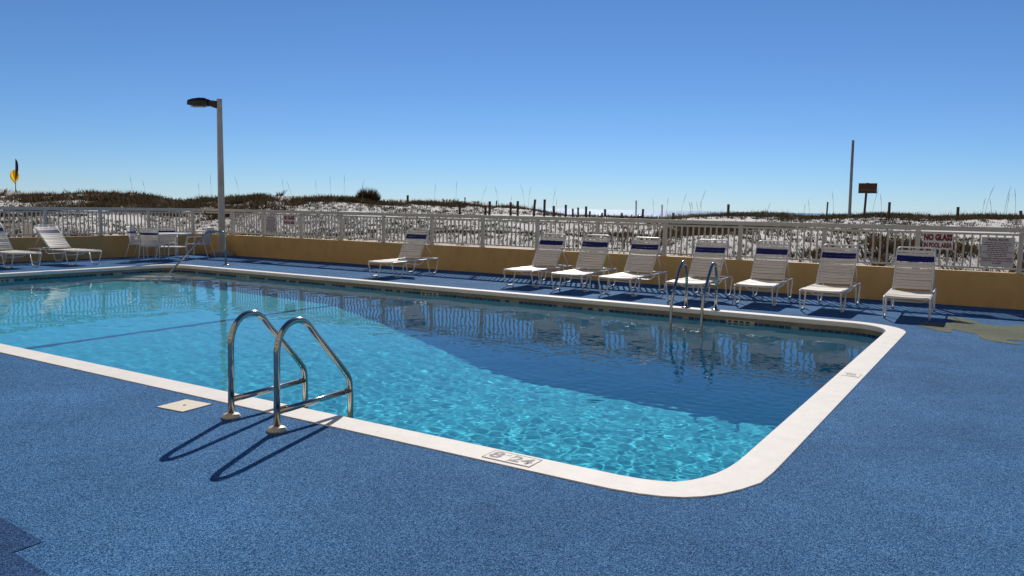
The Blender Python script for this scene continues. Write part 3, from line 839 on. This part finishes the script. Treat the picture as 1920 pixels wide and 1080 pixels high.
chair((-20.6, 13.45), 32, 'strap chair leftmost at the patio table, sunlit side on')
chair((-20.1, 13.2), 135, 'strap chair with its back to the pool in front of the patio table')
chair((-20.6, 13.95), -33, 'strap chair on the wall side of the patio table, mostly hidden')
chair((-20.2, 14.42), 212, 'strap chair at the right of the patio table, near the lamp post')

# ------------------------------------------------------------------ lamp post
lp = empty('lamp_post', (-20.22, 15.53, 0), 0); tag(lp, 'tall square galvanised lamp post with one dark head at the corner', 'lamp post')
MB().tube([(0, 0, .1), (0, 0, 2.4), (0, 0, 4.66)], [.125, .108, .09], 4).obj('pole', M_POLE, lp, rotz=math.radians(20))
MB().lathe([(.36, 0), (.36, .09), (.33, .12), (.12, .122)], 4).obj('base', M_CONCRETE, lp, rotz=math.radians(30))
MB().box(-.14, .14, -.14, .14, .121, .15).obj('base_plate', M_POLE, lp, rotz=math.radians(65))
HA = math.radians(205)
arm = MB()
arm.add([(.08, -.05, 4.38), (.08, .05, 4.38), (.08, .05, 4.60), (.08, -.05, 4.60), (.52, -.06, 4.52), (.52, .06, 4.52), (.52, .06, 4.64), (.52, -.06, 4.64)],
        [(0, 1, 2, 3), (7, 6, 5, 4), (0, 4, 5, 1), (1, 5, 6, 2), (2, 6, 7, 3), (3, 7, 4, 0)])
arm.obj('arm', M_LAMP, lp, rotz=HA)
hd = MB()
sec = [(.33, .11, 4.47, 4.65), (.43, .15, 4.455, 4.685), (.60, .17, 4.445, 4.69), (.80, .16, 4.46, 4.665), (.95, .135, 4.48, 4.63)]
V = []; Fc = []
for x, hw, z0, z1 in sec: V += [(x, -hw, z0), (x, hw, z0), (x, hw, z0 + (z1 - z0) * .6), (x, hw * .6, z1), (x, -hw * .6, z1), (x, -hw, z0 + (z1 - z0) * .6)]
for i in range(len(sec) - 1):
    for k in range(6): Fc.append((6 * i + k, 6 * i + (k + 1) % 6, 6 * i + 6 + (k + 1) % 6, 6 * i + 6 + k))
Fc += [tuple(range(6))[::-1], tuple(6 * (len(sec) - 1) + k for k in range(6))]
head = hd.add(V, Fc).obj('lamp_head', M_LAMP, lp, rotz=HA)
MB().box(.50, .86, -.11, .11, 4.425, 4.442).obj('lens', M_LENS, head)

# ------------------------------------------------------------------ near grab rails (ladder)
nl = empty('pool_ladder', (-4.585, 3.76, 0)); tag(nl, 'pair of stainless grab rails of the near pool ladder with cross braces', 'pool ladder')
for x, y0 in ((-4.31, 3.74), (-4.86, 3.785)):
    X0, Y0 = x + 4.585, y0 - 3.76
    pts = [(X0, Y0, .0), (X0, Y0 + .008, .60), (X0, Y0 + .05, .70), (X0, Y0 + .125, .762), (X0, Y0 + .22, .772), (X0, Y0 + .30, .735), (X0, Y0 + .36, .66), (X0, Y0 + .66, .335), (X0, Y0 + .725, .25), (X0, Y0 + .735, .14), (X0, Y0 + .735, -.9), (X0, Y0 + .70, -1.4)]
    rail = MB().tube(fillet(pts, .09, 5), .0235, 16).obj('grab_rail', M_STEEL, nl, smooth=True)
    MB().tube([(X0, Y0 + .01, .135), (X0, Y0 + .725, .155)], .0225, 14).obj('cross_brace', M_STEEL, nl, smooth=True)
    MB().lathe([(.068, .0), (.068, .012), (.058, .026), (.034, .034), (.026, .036)], 28, X0, Y0).obj('escutcheon', M_CREAMCAP, nl, smooth=True)
for z in (-.45, -.75, -1.05): MB().box(-.27, .27, .66, .76, z, z + .03).obj('tread', M_STEEL, nl)

# far ladder
flad = empty('pool_ladder', (-4.24, 12.52, 0)); tag(flad, 'stainless hoop rails of the far pool ladder in front of the loungers', 'pool ladder')
for x in (-4.49, -3.99):
    X0 = x + 4.24
    pts = [(X0, -.04, 0), (X0, -.055, .58), (X0, -.15, .76), (X0, -.26, .785), (X0, -.37, .70), (X0, -.62, .36), (X0, -.70, .18), (X0, -.71, -.1), (X0, -.71, -1.3)]
    MB().tube(fillet(pts, .12, 6), .0235, 14).obj('hoop_rail', M_STEEL, flad, smooth=True)
    MB().lathe([(.075, .0), (.075, .014), (.05, .028), (.028, .034)], 20, X0, -.04).obj('escutcheon', M_STEEL, flad, smooth=True)
for z in (-.42, -.72, -1.02): MB().box(-.25, .25, -.76, -.66, z, z + .03).obj('tread', M_STEEL, flad)

# handrail at the corner steps
hp = Vector((-17.09, 13.23, 0)); hd_ = Vector((-.41, -1.34, 0)).normalized()
hr = empty('pool_handrail', hp, math.atan2(hd_.y, hd_.x)); tag(hr, 'sloping stainless handrail over the pool corner by the patio chairs', 'handrail')
MB().tube(fillet([(0, 0, 0), (0, 0, .865), (.46, 0, .865), (1.40, 0, -.15), (1.62, 0, -.42), (1.62, 0, -.8)], .14, 6), .0235, 14).obj('rail', M_STEEL, hr, smooth=True)
MB().lathe([(.07, 0), (.07, .012), (.03, .03)], 20).obj('escutcheon', M_STEEL, hr, smooth=True)

# ------------------------------------------------------------------ deck details
pg = empty('skimmer_cover', (-5.43, 3.79, 0), math.radians(5)); tag(pg, 'square cream skimmer lid set into the deck by the near ladder', 'lid')
MB().box(-.145, .145, -.14, .14, -.02, .006).obj('lid', M_PLATE, pg)
MB().box(-.152, .152, -.147, .147, -.03, .0025).obj('rim', M_DARKMARK, pg)
MB().lathe([(.012, .0062), (.011, .0085), (.004, .009)], 12).obj('lift_hole', M_DARKMARK, pg)

gp = [(290, 300), (420, 285), (640, 295), (800, 290), (890, 270), (760, 245), (740, 215), (800, 195), (960, 205), (1120, 245), (1230, 270), (1300, 310), (1500, 325), (1700, 330), (1920, 320), (2250, 300), (2600, 330), (2750, 420), (2600, 520), (2250, 560), (1920, 560), (1700, 540), (1640, 545), (1780, 575), (1880, 605), (1840, 618), (1700, 595), (1500, 570), (1330, 540), (1240, 495), (1220, 455), (1100, 435), (980, 410), (900, 385), (820, 380), (845, 410), (830, 432), (700, 420), (560, 385), (400, 350)]
def chaikin(P, n=2):
    for _ in range(n):
        Q = []
        for i in range(len(P)):
            a, b = P[i], P[(i + 1) % len(P)]; Q += [(a[0] * .75 + b[0] * .25, a[1] * .75 + b[1] * .25), (a[0] * .25 + b[0] * .75, a[1] * .25 + b[1] * .75)]
        P = Q
    return P


gp = chaikin(gp)
gpg = [on_ground(1680 + a / 8, 570 + b_ / 8) for a, b_ in gp]
o = poly_sheet('deck_inlay', gpg, [], .004, M_DECK_GREEN); tag(o, 'green pebbled inlay shape in the deck at the right edge', kind='structure')
dpg = [on_ground(*q) for q in [(-200, 860), (0, 970), (80, 1017), (25, 1037), (95, 1080), (160, 1130), (-200, 1200)]]
o = poly_sheet('deck_inlay', dpg, [], .004, M_DECK_NAVY); tag(o, 'navy pebbled inlay shape in the deck at the bottom left corner', kind='structure')


# depth markers let into the coping
def frame_mesh(w_, h_, t, z=0.0):
    mb = MB()
    for x0, x1, y0, y1 in ((-w_ / 2, w_ / 2, -h_ / 2, -h_ / 2 + t), (-w_ / 2, w_ / 2, h_ / 2 - t, h_ / 2), (-w_ / 2, -w_ / 2 + t, -h_ / 2 + t, h_ / 2 - t), (w_ / 2 - t, w_ / 2, -h_ / 2 + t, h_ / 2 - t), (-t / 2, t / 2, -h_ / 2 + t, h_ / 2 - t)):
        mb.add([(x0, y0, z), (x1, y0, z), (x1, y1, z), (x0, y1, z)], [(0, 1, 2, 3)])
    return mb


dm = empty('depth_marker', (-2.605, 4.158, .0112)); tag(dm, 'depth marker reading 8 and 24 on the near coping', 'marker')
MB().box(-.178, .178, -.082, .082, -.02, 0).obj('tile', M_COPING, dm)
frame_mesh(.356, .164, .005, .001).obj('outline', M_MARK, dm)
o = link('lettering', text_mesh('8', .16, 0, 'CENTER', 1.15, .0035), M_MARK, dm, (-.115, .0, .0012))
o = link('lettering', text_mesh('FT', .034, 0, 'CENTER', 1, .0), M_MARK, dm, (-.04, .03, .0012))
o = link('lettering', text_mesh('24', .15, 0, 'CENTER', 1.05, .003), M_MARK, dm, (.075, -.005, .0012))
dm2 = empty('depth_marker', (-1.275, 8.35, .0112), math.radians(90)); tag(dm2, 'faded depth marker tile on the right hand coping', 'marker')
MB().box(-.1, .1, -.085, .085, -.02, 0).obj('tile', M_COPING, dm2)
MB().add([(.045 * math.cos(a) * (1 if k % 2 else .7), .05 * math.sin(a) * (1 if k % 2 else .7), .001) for k in range(24) for a in [math.pi * 2 * (k // 2) / 12]],
         [(2 * i, 2 * i + 1, (2 * i + 3) % 24, (2 * i + 2) % 24) for i in range(12)]).obj('symbol', M_MARK, dm2)
MB().add([(-.04, -.035, .0013), (-.03, -.045, .0013), (.04, .035, .0013), (.03, .045, .0013)], [(0, 1, 2, 3)]).obj('symbol_bar', M_MARK, dm2)
for k, x in enumerate((-.085, .085)): MB().add([(x - .003, -.07, .001), (x + .003, -.07, .001), (x + .003, .07, .001), (x - .003, .07, .001)], [(0, 1, 2, 3)]).obj('outline', M_MARK, dm2)

# depth tiles on the wall face at the water line
def wall_marker(x, y, rz, label, seed):
    t = empty('depth_tile', (x, y, -.105), rz); tag(t, label, 'tile', 'depth tiles at the water line')
    MB().box(-.22, .22, -.012, -.002, -.05, .004).obj('tile', M_TILE_W, t)
    rg = random.Random(seed); xx = -.19
    for k in range(4):
        ww = rg.uniform(.045, .075); MB().box(xx, xx + ww, -.0145, -.0125, -.038, -.008).obj('character', M_DARKMARK, t); xx += ww + rg.uniform(.025, .04)
wall_marker(-3.55, YI1, 0, 'white depth tile under the far coping right of the far ladder', 1)
wall_marker(-9.75, YI1, 0, 'white depth tile under the far coping in the middle of the pool', 2)
wall_marker(-15.35, YI1, 0, 'white depth tile under the far coping near the corner steps', 3)
wall_marker(XI0, 8.35, math.pi / 2, 'white depth tile under the left coping at the picture edge', 4)

# ------------------------------------------------------------------ signs on the railing
RX = Matrix.Rotation(math.pi / 2, 4, 'X')


def sign(x0, x1, z0, z1, label, kind, m):
    c = wpt((x0 + x1) / 2 / WL_D.x, .062); t = empty('sign', (c.x, c.y, (z0 + z1) / 2), WL_A); tag(t, label, 'sign', 'signs on the pool railing')
    W_, H_ = x1 - x0, z1 - z0
    MB().box(-W_ / 2, W_ / 2, -.003, .003, -H_ / 2, H_ / 2).obj('panel', m, t)
    def line(txt, hgt, z, mm, wid=None, bold=.0):
        me = text_mesh(txt, .2, 0, 'CENTER', 1, bold)
        co = np.array([v.co[:] for v in me.vertices]); w0 = np.ptp(co[:, 0]); h0 = np.ptp(co[:, 1]); c0 = (co.max(0) + co.min(0)) / 2
        me.transform(Matrix.Translation((-c0[0], -c0[1], 0)))
        me.transform(Matrix.Diagonal(((wid or w0 * hgt / h0) / w0, hgt / h0, 1, 1))); me.transform(RX)
        return link('lettering', me, mm, t, (0, -.0045, z))
    if kind == 'glass':
        line('NO GLASS', .125, .068, M_RED, W_ * .94, .014); line('IN POOL AREA', .095, -.075, M_RED, W_ * .94, .012)
    else:
        line('POOL RULES', .042, H_ / 2 - .045, M_RED, W_ * .62, .008)
        rg = random.Random(kind); z = H_ / 2 - .10
        for k in range(8):
            wl_ = W_ * rg.uniform(.55, .9); x = -wl_ / 2; mb = MB()
            while x < wl_ / 2 - .02:
                ww = min(rg.uniform(.02, .06), wl_ / 2 - x); mb.add([(x, -.0045, z - .007), (x + ww, -.0045, z - .007), (x + ww, -.0045, z + .007), (x, -.0045, z + .007)], [(0, 1, 2, 3)]); x += ww + .012
            mb.obj('text_line', M_DKRED, t); z -= .033
        line('PLEASE HELP US KEEP', .028, z - .008, M_RED, W_ * .92, .007); line('THE POOL AREA CLEAN', .028, z - .05, M_RED, W_ * .92, .007); line('& SAFE', .028, z - .09, M_RED, W_ * .26, .007)


sign(-1.40, -.915, .985, 1.285, 'red on white NO GLASS IN POOL AREA sign above the rightmost lounger', 'glass', M_SIGN)
sign(-.478, .022, .715, 1.235, 'grey POOL RULES sign on the railing at the right edge', 5, M_SIGN_GREY)
sign(-18.68, -18.21, .74, 1.235, 'small far POOL RULES sign on the railing right of the lamp post', 6, M_SIGN_GREY)
sign(-17.92, -17.47, .99, 1.275, 'far NO GLASS sign on the railing, right of the far pool rules sign', 'glass', M_SIGN)


# ------------------------------------------------------------------ the hotel behind the viewer (seen only mirrored in the steel rails)
M_HOTEL = mat('hotel_stucco', (.72, .55, .35), .85, var=.08, vscale=.6)
M_HGLASS = mat('hotel_glass', (.03, .04, .05), .1)
M_HSLAB = mat('hotel_slab', (.62, .56, .47), .8, var=.06, vscale=1)
ho = empty('hotel_building', (-4, -14.5, 0)); tag(ho, 'tan hotel block across the deck from the sea wall, mirrored in the steel rails', 'building')
MB().box(-52, 42, -10, 0, -.2, 27).obj('wall', M_HOTEL, ho)
DOOR = MB().box(-1.3, 1.3, .002, .05, .05, 2.2).mesh('glass_door'); DOOR.materials.append(M_HGLASS)
SLAB = MB().box(-51.9, 41.9, .003, 1.6, -.12, .1).mesh('balcony_slab'); SLAB.materials.append(M_HSLAB)
PAR = MB().box(-51.9, 41.9, 1.5, 1.6, .1, 1.1).mesh('balcony_wall'); PAR.materials.append(M_HOTEL)
for f in range(9):
    if f: link('balcony_slab', SLAB, None, ho, (0, 0, 3 * f)); link('balcony_wall', PAR, None, ho, (0, 0, 3 * f))
    for k in range(17): link('glass_door', DOOR, None, ho, (-49 + k * 5.4, 0, 3 * f + (.1 if f else 0)))
